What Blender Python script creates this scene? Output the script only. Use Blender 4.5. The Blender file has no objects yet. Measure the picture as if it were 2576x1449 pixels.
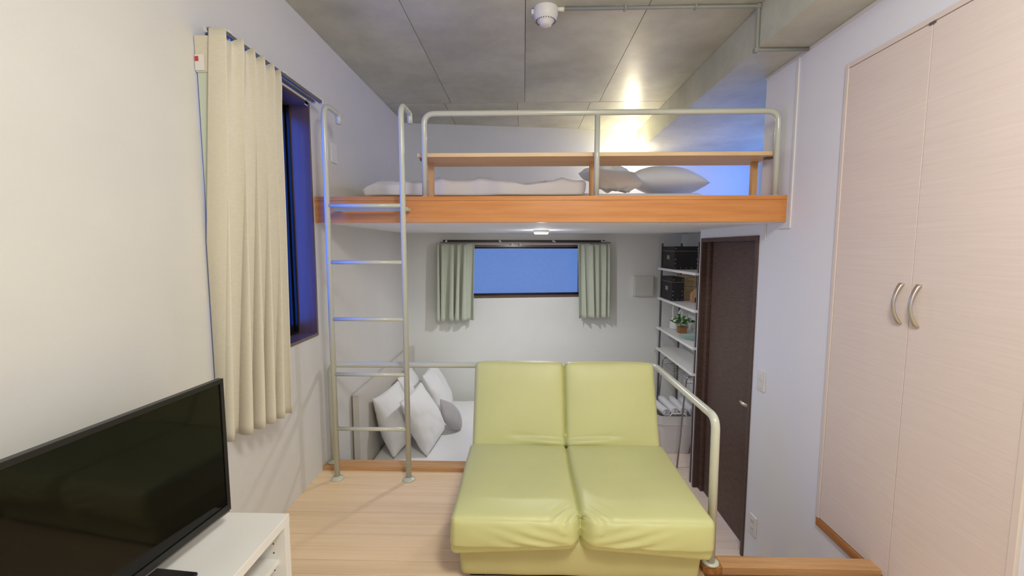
import bpy, bmesh, math, random
from mathutils import Vector, Matrix, noise

random.seed(7)
S = bpy.context.scene
COL = S.collection
R = math.radians

# ------------------------------------------------------------------ camera, world, light, exposure
cam_d = bpy.data.cameras.new('camera')
cam_d.sensor_width = 36.0
cam_d.lens = 1102.75 / 2576 * 36
cam_d.clip_start = 0.02
cam = bpy.data.objects.new('camera', cam_d)
COL.objects.link(cam)
cam.location = (0, 0, 1.3)
cam.rotation_euler = (R(90 - 5.259), 0, R(1.5576))
S.camera = cam

world = bpy.data.worlds.new('dusk')
S.world = world
world.use_nodes = True
wb = world.node_tree.nodes['Background']
wb.inputs['Color'].default_value = (0.085, 0.25, 1.0, 1)
wb.inputs['Strength'].default_value = 6.0

S.view_settings.view_transform = 'Standard'
S.view_settings.look = 'None'
S.view_settings.gamma = 1
S.view_settings.use_curve_mapping = False
S.view_settings.exposure = 0.17

def area_light(name, loc, size, power, color, rot=(0, 0, 0), shape='DISK', spread=180):
    d = bpy.data.lights.new(name, 'AREA')
    d.shape = shape; d.size = size; d.energy = power; d.color = color; d.spread = R(spread)
    o = bpy.data.objects.new(name, d); COL.objects.link(o)
    o.location = loc; o.rotation_euler = rot
    return o
# the room's own ceiling lamp, above and just behind the camera
def ball_light(name, loc, radius, power, color):
    d = bpy.data.lights.new(name, 'POINT'); d.energy = power; d.color = color; d.shadow_soft_size = radius
    o = bpy.data.objects.new(name, d); COL.objects.link(o); o.location = loc
    return o
ball_light('ceiling_lamp_glow', (0.46, 0.25, 2.30), 0.18, 41, (1.0, 0.985, 0.94))
area_light('ceiling_lamp_light', (0.46, 0.35, 2.41), 0.46, 14, (1.0, 0.985, 0.94))
# the disc light under the loft
area_light('loft_underside_light', (0.14, 3.6, 1.407), 0.05, 8.0, (0.95, 0.96, 1.0))
ball_light('loft_underside_glow', (0.14, 3.6, 1.33), 0.03, 1.3, (0.97, 0.96, 1.0))

# ------------------------------------------------------------------ measurements
XL, XR, ZC, YL = -1.177, 1.434, 2.512, 2.464
ZLT, ZLB = 1.585, 1.442           # loft top / underside
ZLOW = -0.71                      # sunken floor
BW0, BWS = 4.381, 0.148           # skewed back wall: Y = BW0 + BWS * (X - XL)
BWA = math.atan(BWS)
def bwy(x): return BW0 + BWS * (x - XL)

# ------------------------------------------------------------------ materials
def lin(c):
    return tuple(((v / 255) / 12.92 if v / 255 <= 0.04045 else ((v / 255 + 0.055) / 1.055) ** 2.4) for v in c)

def mat(name, rgb, rough=0.5, metal=0.0, spec=0.5, var=0.0, scale=6.0, stretch=(1, 1, 1), bump=0.0,
        bump_scale=None, rand=0.0, sheen=0.0, coat=0.0, detail=4.0, second=None, trans=0.0):
    m = bpy.data.materials.new(name); m.use_nodes = True
    nt = m.node_tree; b = nt.nodes['Principled BSDF']
    c = lin(rgb)
    b.inputs['Base Color'].default_value = (*c, 1)
    b.inputs['Roughness'].default_value = rough
    b.inputs['Metallic'].default_value = metal
    b.inputs['Specular IOR Level'].default_value = spec
    b.inputs['Coat Weight'].default_value = coat
    b.inputs['Coat Roughness'].default_value = 0.15
    b.inputs['Sheen Weight'].default_value = sheen
    tc = nt.nodes.new('ShaderNodeTexCoord')
    mp = nt.nodes.new('ShaderNodeMapping'); mp.inputs['Scale'].default_value = stretch
    nt.links.new(tc.outputs['Object'], mp.inputs['Vector'])
    if var > 0 or rand > 0:
        nz = nt.nodes.new('ShaderNodeTexNoise')
        nz.inputs['Scale'].default_value = scale; nz.inputs['Detail'].default_value = detail
        nz.inputs['Roughness'].default_value = 0.62
        vec = mp.outputs['Vector']
        if rand > 0:
            oi = nt.nodes.new('ShaderNodeObjectInfo')
            ad = nt.nodes.new('ShaderNodeVectorMath'); ad.operation = 'MULTIPLY_ADD'
            nt.links.new(oi.outputs['Random'], ad.inputs[0]); ad.inputs[1].default_value = (37, 53, 71)
            nt.links.new(mp.outputs['Vector'], ad.inputs[2]); vec = ad.outputs['Vector']
        nt.links.new(vec, nz.inputs['Vector'])
        rp = nt.nodes.new('ShaderNodeValToRGB')
        s2 = lin(second) if second else c
        rp.color_ramp.elements[0].position = 0.3; rp.color_ramp.elements[1].position = 0.72
        rp.color_ramp.elements[0].color = (*[min(1, v * (1 - var)) for v in s2], 1)
        rp.color_ramp.elements[1].color = (*[min(1, v * (1 + var)) for v in c], 1)
        nt.links.new(nz.outputs['Fac'], rp.inputs['Fac'])
        out = rp.outputs['Color']
        if rand > 0:
            hs = nt.nodes.new('ShaderNodeHueSaturation')
            mr = nt.nodes.new('ShaderNodeMapRange')
            mr.inputs['To Min'].default_value = 1 - rand; mr.inputs['To Max'].default_value = 1 + rand
            nt.links.new(oi.outputs['Random'], mr.inputs['Value'])
            nt.links.new(mr.outputs['Result'], hs.inputs['Value']); nt.links.new(out, hs.inputs['Color'])
            out = hs.outputs['Color']
        nt.links.new(out, b.inputs['Base Color'])
    if bump > 0:
        n2 = nt.nodes.new('ShaderNodeTexNoise'); n2.inputs['Scale'].default_value = bump_scale or scale * 8
        n2.inputs['Detail'].default_value = 3
        nt.links.new(mp.outputs['Vector'], n2.inputs['Vector'])
        bp = nt.nodes.new('ShaderNodeBump'); bp.inputs['Strength'].default_value = bump
        bp.inputs['Distance'].default_value = 0.002
        nt.links.new(n2.outputs['Fac'], bp.inputs['Height']); nt.links.new(bp.outputs['Normal'], b.inputs['Normal'])
    if trans > 0:
        tr = nt.nodes.new('ShaderNodeBsdfTranslucent'); tr.inputs['Color'].default_value = (*c, 1)
        mx = nt.nodes.new('ShaderNodeMixShader'); mx.inputs['Fac'].default_value = trans
        o = nt.nodes['Material Output']
        nt.links.new(b.outputs['BSDF'], mx.inputs[1]); nt.links.new(tr.outputs['BSDF'], mx.inputs[2])
        nt.links.new(mx.outputs['Shader'], o.inputs['Surface'])
    return m

def emit(name, rgb, strength):
    m = bpy.data.materials.new(name); m.use_nodes = True
    b = m.node_tree.nodes['Principled BSDF']
    b.inputs['Base Color'].default_value = (0.9, 0.9, 0.88, 1)
    b.inputs['Emission Color'].default_value = (*rgb, 1); b.inputs['Emission Strength'].default_value = strength
    return m

def pane_mat(name, tint, pattern=False, frost=0.0):
    m = bpy.data.materials.new(name); m.use_nodes = True
    nt = m.node_tree; nt.nodes.clear()
    o = nt.nodes.new('ShaderNodeOutputMaterial')
    t = nt.nodes.new('ShaderNodeBsdfTransparent'); t.inputs['Color'].default_value = (*tint, 1)
    g = nt.nodes.new('ShaderNodeBsdfGlossy'); g.inputs['Roughness'].default_value = 0.08
    mx = nt.nodes.new('ShaderNodeMixShader'); mx.inputs['Fac'].default_value = 0.015
    nt.links.new(t.outputs[0], mx.inputs[1]); nt.links.new(g.outputs[0], mx.inputs[2])
    last = mx.outputs[0]
    if frost > 0:
        d = nt.nodes.new('ShaderNodeBsdfDiffuse'); d.inputs['Color'].default_value = (0.75, 0.8, 0.9, 1)
        m2 = nt.nodes.new('ShaderNodeMixShader'); m2.inputs['Fac'].default_value = frost
        if pattern:                                 # the fine slanted ribs pressed into the glass
            tc = nt.nodes.new('ShaderNodeTexCoord')
            w = nt.nodes.new('ShaderNodeTexWave'); w.wave_type = 'BANDS'; w.bands_direction = 'DIAGONAL'
            w.inputs['Scale'].default_value = 26; w.inputs['Distortion'].default_value = 0.3
            nt.links.new(tc.outputs['Object'], w.inputs['Vector'])
            mr = nt.nodes.new('ShaderNodeMapRange')
            mr.inputs['To Min'].default_value = frost * 0.3; mr.inputs['To Max'].default_value = frost * 2.0
            nt.links.new(w.outputs['Fac'], mr.inputs['Value']); nt.links.new(mr.outputs['Result'], m2.inputs['Fac'])
        nt.links.new(last, m2.inputs[1]); nt.links.new(d.outputs[0], m2.inputs[2]); last = m2.outputs[0]
    nt.links.new(last, o.inputs['Surface'])
    return m

M = {}
M['wall_left'] = mat('wallpaper_cream', (222, 219, 214), 0.85, var=0.02, scale=3, bump=0.25, bump_scale=240)
M['wall'] = mat('wallpaper_white', (236, 237, 232), 0.85, var=0.02, scale=3, bump=0.25, bump_scale=240)
M['wall_panel'] = mat('painted_white', (236, 237, 244), 0.6)
M['ceiling_white'] = mat('ceiling_white', (246, 246, 248), 0.7)
M['concrete'] = mat('concrete', (209, 211, 194), 0.36, spec=0.5, var=0.12, scale=2.2, detail=9, second=(190, 190, 172), bump=0.15, bump_scale=30, rand=0.04)
M['joint'] = mat('joint_dark', (70, 66, 58), 0.9)
M['plank'] = mat('floor_plank', (244, 216, 178), 0.38, var=0.03, scale=3, stretch=(0.5, 14, 14), rand=0.05, second=(238, 206, 166))
M['plank_low'] = mat('floor_plank_low', (246, 226, 212), 0.4, var=0.08, scale=3, stretch=(0.7, 9, 9), rand=0.05)
M['gap'] = mat('plank_gap', (110, 78, 52), 0.9)
M['sill'] = mat('sill_wood', (206, 160, 112), 0.4, var=0.12, scale=4, stretch=(0.8, 14, 14), second=(196, 146, 96))
M['sill_y'] = mat('sill_wood_long', (188, 128, 74), 0.4, var=0.14, scale=4, stretch=(14, 0.8, 14), second=(160, 104, 56))
M['fascia'] = mat('loft_wood', (220, 152, 88), 0.36, var=0.07, scale=3.2, stretch=(0.6, 10, 10), second=(212, 136, 70))
M['shelfwood'] = mat('pine_board', (242, 212, 166), 0.45, var=0.08, scale=3.5, stretch=(0.7, 10, 10), second=(236, 200, 150))
M['postwood'] = mat('pine_post', (226, 174, 116), 0.5, var=0.1, scale=4, stretch=(10, 10, 0.8))
M['tube'] = mat('painted_tube', (206, 208, 192), 0.22, coat=0.4)
M['leather'] = mat('lime_leather', (206, 206, 146), 0.42, spec=0.4, var=0.035, scale=3, bump=0.12, bump_scale=420)
M['leather_base'] = mat('lime_leather_base', (196, 190, 136), 0.5, var=0.04, scale=3, bump=0.12, bump_scale=420)
M['black'] = mat('black_plastic', (22, 22, 22), 0.35)
M['screen'] = mat('tv_screen', (12, 13, 10), 0.055, spec=0.25)
M['whitewood'] = mat('white_laminate', (242, 240, 236), 0.4, var=0.01, scale=4)
M['hole'] = mat('peg_hole', (50, 44, 36), 0.8)
M['curtain'] = mat('cream_curtain', (232, 224, 204), 0.9, var=0.04, scale=60, stretch=(1, 1, 3), bump=0.3, bump_scale=300, sheen=0.2, trans=0.12)
M['curtain_green'] = mat('pale_green_curtain', (217, 223, 203), 0.9, var=0.03, scale=60, bump=0.25, bump_scale=300, sheen=0.2, trans=0.12)
M['lining'] = mat('curtain_lining', (205, 212, 196), 0.9)
M['dark_frame'] = mat('dark_brown_frame', (102, 76, 66), 0.28, spec=0.8, var=0.15, scale=5, stretch=(8, 8, 0.6))
M['sash'] = mat('black_sash', (16, 16, 20), 0.4)
M['door'] = mat('wenge_door', (92, 70, 61), 0.5, var=0.22, scale=6, stretch=(3, 2.2, 22), second=(80, 59, 51))
M['steel'] = mat('brushed_nickel', (216, 208, 194), 0.38, metal=1.0)
M['closet'] = mat('closet_laminate', (232, 217, 209), 0.5, var=0.014, scale=4, stretch=(4, 1, 30), second=(228, 212, 203))
M['closet_frame'] = mat('closet_frame', (228, 214, 206), 0.5)
M['white_plastic'] = mat('white_plastic', (230, 228, 224), 0.4)
M['vent'] = mat('vent_white', (214, 214, 204), 0.5)
M['plate_slot'] = mat('slot', (60, 56, 54), 0.7)
M['conduit'] = mat('conduit_grey', (150, 152, 146), 0.45)
M['linen'] = mat('white_linen', (243, 242, 241), 0.9, var=0.015, scale=8, bump=0.35, bump_scale=22, sheen=0.2)
M['linen_cream'] = mat('ivory_linen', (250, 246, 239), 0.9, var=0.02, scale=8, bump=0.35, bump_scale=22, sheen=0.2)
M['grey_fabric'] = mat('grey_velvet', (178, 174, 176), 0.9, var=0.06, scale=16, sheen=0.4)
M['bed'] = mat('bed_white', (218, 212, 202), 0.5, var=0.02, scale=3, stretch=(1, 1, 12))
M['metal_dark'] = mat('grey_steel_post', (118, 112, 116), 0.35, metal=0.7)
M['chrome'] = mat('satin_chrome', (176, 170, 172), 0.25, metal=1.0)
M['black_box'] = mat('black_board', (34, 32, 34), 0.6, var=0.15, scale=12)
M['stud'] = mat('stud', (225, 222, 215), 0.3, metal=0.6)
M['trimline'] = mat('box_trim', (150, 142, 130), 0.6)
M['crate'] = mat('crate_wood', (190, 166, 126), 0.7, var=0.14, scale=5, stretch=(2, 2, 12))
M['ink'] = mat('brown_ink', (88, 66, 46), 0.9)
M['house'] = mat('raw_wood', (214, 164, 122), 0.6, var=0.08, scale=6, stretch=(8, 8, 1))
M['ceramic'] = mat('white_ceramic', (236, 234, 226), 0.3, coat=0.2)
M['leaf'] = mat('leaf_green', (72, 120, 58), 0.55, var=0.25, scale=20, rand=0.25)
M['leaf_pale'] = mat('leaf_pale', (150, 184, 110), 0.55, var=0.2, scale=20, rand=0.2)
M['petal'] = mat('petal_white', (232, 236, 220), 0.7)
M['pot'] = mat('wood_pot', (150, 104, 62), 0.7, var=0.2, scale=10, stretch=(6, 6, 1))
M['glass_plate'] = pane_mat('green_glass', (0.8, 0.93, 0.87), frost=0.25)
M['towel'] = mat('white_towel', (236, 235, 236), 1.0, bump=0.6, bump_scale=260, sheen=0.4)
M['basket'] = mat('basket_plastic', (232, 230, 230), 0.45)
M['red'] = mat('red_print', (206, 60, 56), 0.7)
M['skirt'] = mat('skirting_brown', (140, 102, 78), 0.5, var=0.1, scale=5, stretch=(8, 0.8, 8))
M['pane_back'] = pane_mat('ribbed_glass', (0.45, 0.38, 0.31), pattern=True, frost=0.07)
M['pane_left'] = pane_mat('clear_glass', (0.35, 0.6, 0.8))
M['pane_loft'] = pane_mat('clear_glass_loft', (0.95, 0.95, 0.95))
M['lamp_disc'] = emit('lamp_disc', (1.0, 0.97, 0.95), 9.0)
M['bulb'] = emit('bulb', (1.0, 0.86, 0.6), 45.0)
M['rail_grey'] = mat('rail_grey', (120, 114, 108), 0.4, metal=0.4)
M['rail_dark'] = mat('rail_dark', (58, 44, 40), 0.45)

# ------------------------------------------------------------------ object helpers
def link(name, me, m=None, parent=None, smooth=False, loc=None, rot=None):
    if m is not None:
        me.materials.clear(); me.materials.append(M[m] if isinstance(m, str) else m)
    if smooth:
        for p in me.polygons: p.use_smooth = True
    o = bpy.data.objects.new(name, me); COL.objects.link(o)
    if parent is not None: o.parent = parent
    if loc is not None: o.location = loc
    if rot is not None: o.rotation_euler = rot
    return o

def tag(o, label=None, cat=None, group=None, kind=None):
    if label: o['label'] = label
    if cat: o['category'] = cat
    if group: o['group'] = group
    if kind: o['kind'] = kind
    return o

def thing(name, label, cat, loc=(0, 0, 0), rot=(0, 0, 0), group=None, kind=None):
    o = bpy.data.objects.new(name, None); COL.objects.link(o)
    o.empty_display_size = 0.05
    o.location = loc; o.rotation_euler = rot
    return tag(o, label, cat, group, kind)

def bm_mesh(bm, name):
    me = bpy.data.meshes.new(name)
    bmesh.ops.recalc_face_normals(bm, faces=bm.faces[:])
    bm.to_mesh(me); bm.free()
    return me

def add_box(bm, x0, x1, y0, y1, z0, z1):
    vs = [bm.verts.new((x, y, z)) for x in (x0, x1) for y in (y0, y1) for z in (z0, z1)]
    for f in ((0, 1, 3, 2), (4, 6, 7, 5), (0, 4, 5, 1), (2, 3, 7, 6), (0, 2, 6, 4), (1, 5, 7, 3)):
        bm.faces.new([vs[i] for i in f])

def box_mesh(name, boxes, bevel=0.0, seg=2):
    if not isinstance(boxes[0], (tuple, list)): boxes = [boxes]
    bm = bmesh.new()
    for b in boxes: add_box(bm, *b)
    if bevel > 0:
        bmesh.ops.bevel(bm, geom=bm.edges[:], offset=bevel, segments=seg, profile=0.5, affect='EDGES')
    return bm_mesh(bm, name)

def box(name, boxes, m, parent=None, bevel=0.0, seg=2, **k):
    return link(name, box_mesh(name, boxes, bevel, seg), m, parent, **k)

def prism_mesh(name, poly, z0, z1):
    bm = bmesh.new()
    a = [bm.verts.new((x, y, z0)) for x, y in poly]; b = [bm.verts.new((x, y, z1)) for x, y in poly]
    bm.faces.new(a); bm.faces.new(b)
    n = len(poly)
    for i in range(n): bm.faces.new((a[i], a[(i + 1) % n], b[(i + 1) % n], b[i]))
    return bm_mesh(bm, name)

def fillet(pts, rad, seg=6):
    pts = [Vector(p) for p in pts]
    out = [pts[0]]
    for i in range(1, len(pts) - 1):
        a, b, c = pts[i - 1], pts[i], pts[i + 1]
        d1, d2 = (a - b), (c - b)
        r = min(rad, d1.length * 0.49, d2.length * 0.49)
        p, q = b + d1.normalized() * r, b + d2.normalized() * r
        for k in range(seg + 1):
            t = k / seg
            out.append((p * (1 - t) ** 2 + b * 2 * t * (1 - t) + q * t * t))
    out.append(pts[-1])
    return out

def add_tube(bm, pts, r, n=12, caps=True):
    pts = [Vector(p) for p in pts]
    rings = []
    up = None
    for i, p in enumerate(pts):
        if i == 0: t = pts[1] - p
        elif i == len(pts) - 1: t = p - pts[-2]
        else: t = (pts[i + 1] - p).normalized() + (p - pts[i - 1]).normalized()
        t.normalize()
        if up is None:
            up = Vector((0, 0, 1)) if abs(t.z) < 0.9 else Vector((0, 1, 0))
        u = (up - t * up.dot(t)).normalized(); v = t.cross(u); up = u
        rr = r(i / (len(pts) - 1)) if callable(r) else r
        rings.append([bm.verts.new(p + (u * math.cos(a) + v * math.sin(a)) * rr)
                      for a in [2 * math.pi * k / n for k in range(n)]])
    for A, B in zip(rings, rings[1:]):
        for k in range(n): bm.faces.new((A[k], A[(k + 1) % n], B[(k + 1) % n], B[k]))
    if caps: bm.faces.new(rings[0]); bm.faces.new(rings[-1])

def tube(name, pts, r, m, parent=None, rad=0.0, n=12, seg=7, **k):
    bm = bmesh.new()
    add_tube(bm, fillet(pts, rad, seg) if rad > 0 else pts, r, n)
    return link(name, bm_mesh(bm, name), m, parent, smooth=True, **k)

def lathe_mesh(name, prof, n=24, seg_caps=True):
    bm = bmesh.new(); rings = []
    for r, z in prof:
        rings.append([bm.verts.new((r * math.cos(2 * math.pi * k / n), r * math.sin(2 * math.pi * k / n), z)) for k in range(n)])
    for A, B in zip(rings, rings[1:]):
        for k in range(n): bm.faces.new((A[k], A[(k + 1) % n], B[(k + 1) % n], B[k]))
    if seg_caps: bm.faces.new(rings[0]); bm.faces.new(rings[-1])
    return bm_mesh(bm, name)

def autosmooth(o, ang=40):
    me = o.data
    for p in me.polygons: p.use_smooth = True
    bm = bmesh.new(); bm.from_mesh(me)
    for e in bm.edges:
        if len(e.link_faces) == 2 and e.calc_face_angle(0) > R(ang): e.smooth = False
    bm.to_mesh(me); bm.free()
    return o

def rbox_mesh(name, sx, sy, sz, r, n=(20, 20, 10), disp=None):
    """rounded soft box centred at the origin, disp(p, u, v, w) moves each vertex"""
    hx, hy, hz = sx / 2, sy / 2, sz / 2
    def samp(h, k):
        out = []
        for i in range(k + 1):
            t = -1 + 2 * i / k
            out.append(h * (0.55 * t + 0.45 * math.sin(t * math.pi / 2)))
        return out
    X, Y, Z = samp(hx, n[0]), samp(hy, n[1]), samp(hz, n[2])
    bm = bmesh.new(); cache = {}
    def V(p):
        key = tuple(round(c, 6) for c in p)
        if key in cache: return cache[key]
        q = Vector((max(-(hx - r), min(hx - r, p[0])), max(-(hy - r), min(hy - r, p[1])), max(-(hz - r), min(hz - r, p[2]))))
        d = Vector(p) - q
        w = q + d.normalized() * r if d.length > 1e-9 else Vector(p)
        if disp: w = Vector(disp(w, p[0] / hx, p[1] / hy, p[2] / hz))
        cache[key] = bm.verts.new(w); return cache[key]
    def grid(A, B, f):
        for i in range(len(A) - 1):
            for j in range(len(B) - 1):
                bm.faces.new((V(f(A[i], B[j])), V(f(A[i + 1], B[j])), V(f(A[i + 1], B[j + 1])), V(f(A[i], B[j + 1]))))
    for s in (-1, 1):
        grid(X, Y, lambda a, b: (a, b, s * hz)); grid(X, Z, lambda a, b: (a, s * hy, b)); grid(Y, Z, lambda a, b: (s * hx, a, b))
    return bm_mesh(bm, name)

def pillow_mesh(name, w, h, t, seed=0, n=26, wr=0.010, pinch=0.06, sag=0.0):
    """pillow in the XZ plane: width along X, height along Z, thickness along Y, base at z = 0"""
    bm = bmesh.new(); rows = {}
    for s in (1, -1):
        for i in range(n + 1):
            for j in range(n + 1):
                u, v = -1 + 2 * i / n, -1 + 2 * j / n
                edge = i in (0, n) or j in (0, n)
                if s == -1 and edge: continue
                prof = max(0, (1 - abs(u) ** 2.6)) ** 0.6 * max(0, (1 - abs(v) ** 2.6)) ** 0.6
                k = noise.noise(Vector((u * 2.2 + seed, v * 2.2, s * 3 + seed)))
                k2 = noise.noise(Vector((u * 6 + seed, v * 4.2 - seed, s * 2)))
                px = u * (1 - pinch * (1 - v * v) * abs(u)) * w / 2
                pz = v * (1 - pinch * (1 - u * u) * abs(v)) * h / 2
                th = prof * t / 2 * (1 + sag * (-v)) + (k * wr + k2 * wr * 0.55) * min(1, prof * 2.2)
                rows[(s, i, j)] = bm.verts.new((px + k2 * wr * 0.4, s * th, pz + h / 2 + k * wr * 0.4))
    g = lambda s, i, j: rows.get((s, i, j)) or rows[(1, i, j)]
    for s in (1, -1):
        for i in range(n):
            for j in range(n):
                f = (g(s, i, j), g(s, i + 1, j), g(s, i + 1, j + 1), g(s, i, j + 1))
                try: bm.faces.new(f)
                except ValueError: pass
    return bm_mesh(bm, name)

def cloth_mesh(name, section, z_top, z_bot, nz=24, thick=0.002):
    """hanging cloth: section(t, s) gives (x, y) for s in 0..1 along the cloth and t in 0 (top) .. 1 (hem)"""
    bm = bmesh.new(); ns = 150; grid = []
    for j in range(nz + 1):
        t = j / nz
        row = []
        for i in range(ns + 1):
            s = i / ns
            p = section(t, s)
            zt = p[2] if len(p) > 2 else 0
            row.append(bm.verts.new((p[0], p[1], z_top + (z_bot - z_top) * t + zt)))
        grid.append(row)
    for A, B in zip(grid, grid[1:]):
        for i in range(ns): bm.faces.new((A[i], A[i + 1], B[i + 1], B[i]))
    me = bm_mesh(bm, name)
    return me

def solidify(o, t):
    md = o.modifiers.new('thickness', 'SOLIDIFY'); md.thickness = t; md.offset = 0
    return o

def struct(o):
    o['kind'] = 'structure'
    return o

# ------------------------------------------------------------------ the room shell
YB = -1.9                                            # wall behind the camera
WY0, WY1, WZ0, WZ1 = 1.66, 2.444, 0.802, 2.085       # left window opening
wl = box('wall_left', [(XL - 0.24, XL, YB, WY0, ZLOW, ZC + 0.1), (XL - 0.24, XL, WY1, 5.2, ZLOW, ZC + 0.1),
                       (XL - 0.24, XL, WY0, WY1, ZLOW, WZ0), (XL - 0.24, XL, WY0, WY1, WZ1, ZC + 0.1)], 'wall_left')
struct(tag(wl, 'plain white left wall with the curtained window', None))

# right wall: lower part with the door opening, upper part ending at the loft alcove
DY0, DY1, DZ1 = 2.726, 3.588, 1.374                  # door opening
wr_ = box('wall_right', [(XR, XR + 0.14, YB, 1.70, ZLOW, 2.31), (XR, XR + 0.14, 1.70, DY0, ZLOW, ZLB),
                         (XR, XR + 0.14, DY0, DY1, DZ1, ZLB), (XR, XR + 0.14, DY1, 3.625, ZLOW, ZLB),
                         (XR, XR + 0.14, 1.70, 2.734, ZLB, 2.31)], 'wall_panel')
struct(tag(wr_, 'white right wall around the closet and the brown door', None))
struct(tag(box('wall_alcove', (1.70, 1.80, 3.625, 5.1, ZLOW, ZLB), 'wall'), 'white side wall behind the shelving rack'))
struct(tag(box('wall_alcove_near', (XR + 0.14, 1.80, 3.50, 3.624, ZLOW, ZLB), 'wall'), 'white return wall beside the shelving rack'))
struct(tag(box('wall_loft_near', (XR + 0.14, 2.75, 2.60, 2.734, ZLB, 2.30), 'wall'), 'white wall closing the loft alcove'))
struct(tag(box('wall_rear', (XL - 0.24, XR + 0.14, YB - 0.1, YB, -0.01, ZC + 0.1), 'wall'), 'plain white wall behind the viewer'))

# skewed back wall in its own frame: u along the wall, depth behind it
def bw_obj(o):
    o.location = (XL, BW0, 0); o.rotation_euler = (0, 0, BWA); return o
def bwu(x): return (x - XL) / math.cos(BWA)
BU0, BU1, BZ0, BZ1 = bwu(-0.60), bwu(0.62), 0.782, 1.330
U_END = 3.98
wbk = box('wall_back', [(-0.3, BU0, 0, 0.16, ZLOW, ZC + 0.1), (BU1, U_END, 0, 0.16, ZLOW, ZC + 0.1),
                        (BU0, BU1, 0, 0.16, ZLOW, BZ0), (BU0, BU1, 0, 0.16, BZ1, ZC + 0.1)], 'wall')
bw_obj(wbk); struct(tag(wbk, 'white back wall behind the loft and the sunken bed'))

# loft alcove side wall with a dusk window out of sight to the right
struct(tag(box('wall_loft_right', [(2.6, 2.75, 2.734, 2.85, ZLB, 2.30), (2.6, 2.75, 4.75, 4.94, ZLB, 2.30),
                                   (2.6, 2.75, 2.85, 4.75, ZLB, 1.62), (2.6, 2.75, 2.85, 4.75, 2.28, 2.30)], 'wall'),
           'white wall of the loft alcove around its window'))
w3 = struct(tag(thing('window_3', 'dark framed window of the loft alcove', None, (2.6, 3.80, 1.62))))
box('window_frame', [(0.02, 0.10, -0.95, -0.91, 0, 0.66), (0.02, 0.10, 0.91, 0.95, 0, 0.66), (0.02, 0.10, -0.91, 0.91, 0, 0.03), (0.02, 0.10, -0.91, 0.91, 0.63, 0.66)], 'sash', w3)
box('pane', (0.055, 0.06, -0.91, 0.91, 0.03, 0.63), 'pane_loft', w3)

# floors
fl = box('floor', [(XL, 0.79, YB, 2.50, ZLOW, -0.012), (0.79, XR, YB, 1.70, ZLOW, -0.012)], 'gap')
struct(tag(fl, 'pale wooden plank floor of the raised living area'))
pw = 0.0815
def plank_mesh(x0, x1, nm):
    return box_mesh(nm, (x0, x1, 0.0009, pw - 0.0009, -0.012, 0.0), bevel=0.0009, seg=1)
pl_long, pl_short = plank_mesh(XL, XR, 'plank'), plank_mesh(XL, 0.722, 'plank')
for me in (pl_long, pl_short): me.materials.append(M['plank'])
y = 2.436 - pw; k = 0
while y > YB + 0.02:
    me = pl_short if y > 1.66 else pl_long
    if y <= 1.66 < y + pw: me = pl_short
    o = bpy.data.objects.new('plank', me); COL.objects.link(o); o.parent = fl; o.location = (0, y, 0)
    y -= pw
fll = box('floor_lower', (XL, 1.70, 1.70, 5.05, ZLOW - 0.05, ZLOW - 0.012), 'gap')
struct(tag(fll, 'sunken wooden floor below the loft'))
plm = box_mesh('plank', (XL, 1.70, 0.0006, 0.0995, ZLOW - 0.012, ZLOW), bevel=0.0007, seg=1); plm.materials.append(M['plank_low'])
for i in range(23):
    yy = 2.505 + i * 0.1
    if yy + 0.1 > 4.82: break
    o = bpy.data.objects.new('plank', plm); COL.objects.link(o); o.parent = fll; o.location = (0, yy, 0)
# wooden edging of the raised floor
struct(tag(box('trim_1', (XL, 0.80, 2.436, 2.522, -0.012, 0.022), 'sill', bevel=0.002), 'orange wooden edging board behind the ladder feet'))
struct(tag(box('trim_2', (0.722, 0.80, 1.672, 2.435, -0.012, 0.022), 'sill_y', bevel=0.002), 'brown wooden edging board along the stairwell under the sofa'))
struct(tag(box('trim_3', (0.8005, XR, 1.674, 1.738, -0.012, 0.022), 'sill', bevel=0.002), 'wooden edging board at the top of the steps'))
struct(tag(box('trim_4', (XR - 0.014, XR, 1.20, 2.058, -0.040, -0.001), 'sill_y', bevel=0.002), 'wooden sill strip under the closet doors'))
# steps down to the sunken floor
st = thing('stairs', 'short flight of wooden steps going down beside the brown door', 'stairs', (0, 0, 0))
for i, (ya, yb, z) in enumerate(((1.738, 1.998, -0.188), (1.985, 2.248, -0.360), (2.235, 2.512, -0.545))):
    box('tread', (0.80, XR - 0.003, ya, yb, z - 0.025, z), 'sill', st, bevel=0.002)
    box('riser', (0.80, XR - 0.003, yb - 0.022, yb - 0.012, max(ZLOW, z - 0.172), z - 0.025), 'wall_panel', st)

# ceiling: formwork panels with recessed joints, the side beam
cl = struct(tag(link('ceiling', prism_mesh('ceiling', [(XL, YB), (1.18, YB), (1.18, bwy(1.18)), (XL, bwy(XL))], ZC + 0.006, ZC + 0.1), 'joint'),
                'bare concrete ceiling with formwork joints'))
def panels(xs, y0, y1):
    for a, b in zip(xs, xs[1:]):
        g = 0.0016
        poly = [(a + g, y0 + g), (b - g, y0 + g), (b - g, (y1 - g) if y1 else bwy(b - g)), (a + g, (y1 - g) if y1 else bwy(a + g))]
        link('panel', prism_mesh('panel', poly, ZC, ZC + 0.0055), 'concrete', cl)
panels([XL, -0.617, 0.004, 0.624, 1.18], YB, 2.0)
panels([XL, -0.617, 0.004, 0.624, 1.18], 2.0, 3.80)
panels([XL, -0.675, -0.058, 0.553, 1.18], 3.812, None)
link('panel', prism_mesh('panel', [(XL, 3.8015), (1.18, 3.8015), (1.18, 3.8105), (XL, 3.8105)], ZC - 0.0006, ZC + 0.0055), 'concrete', cl)
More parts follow.
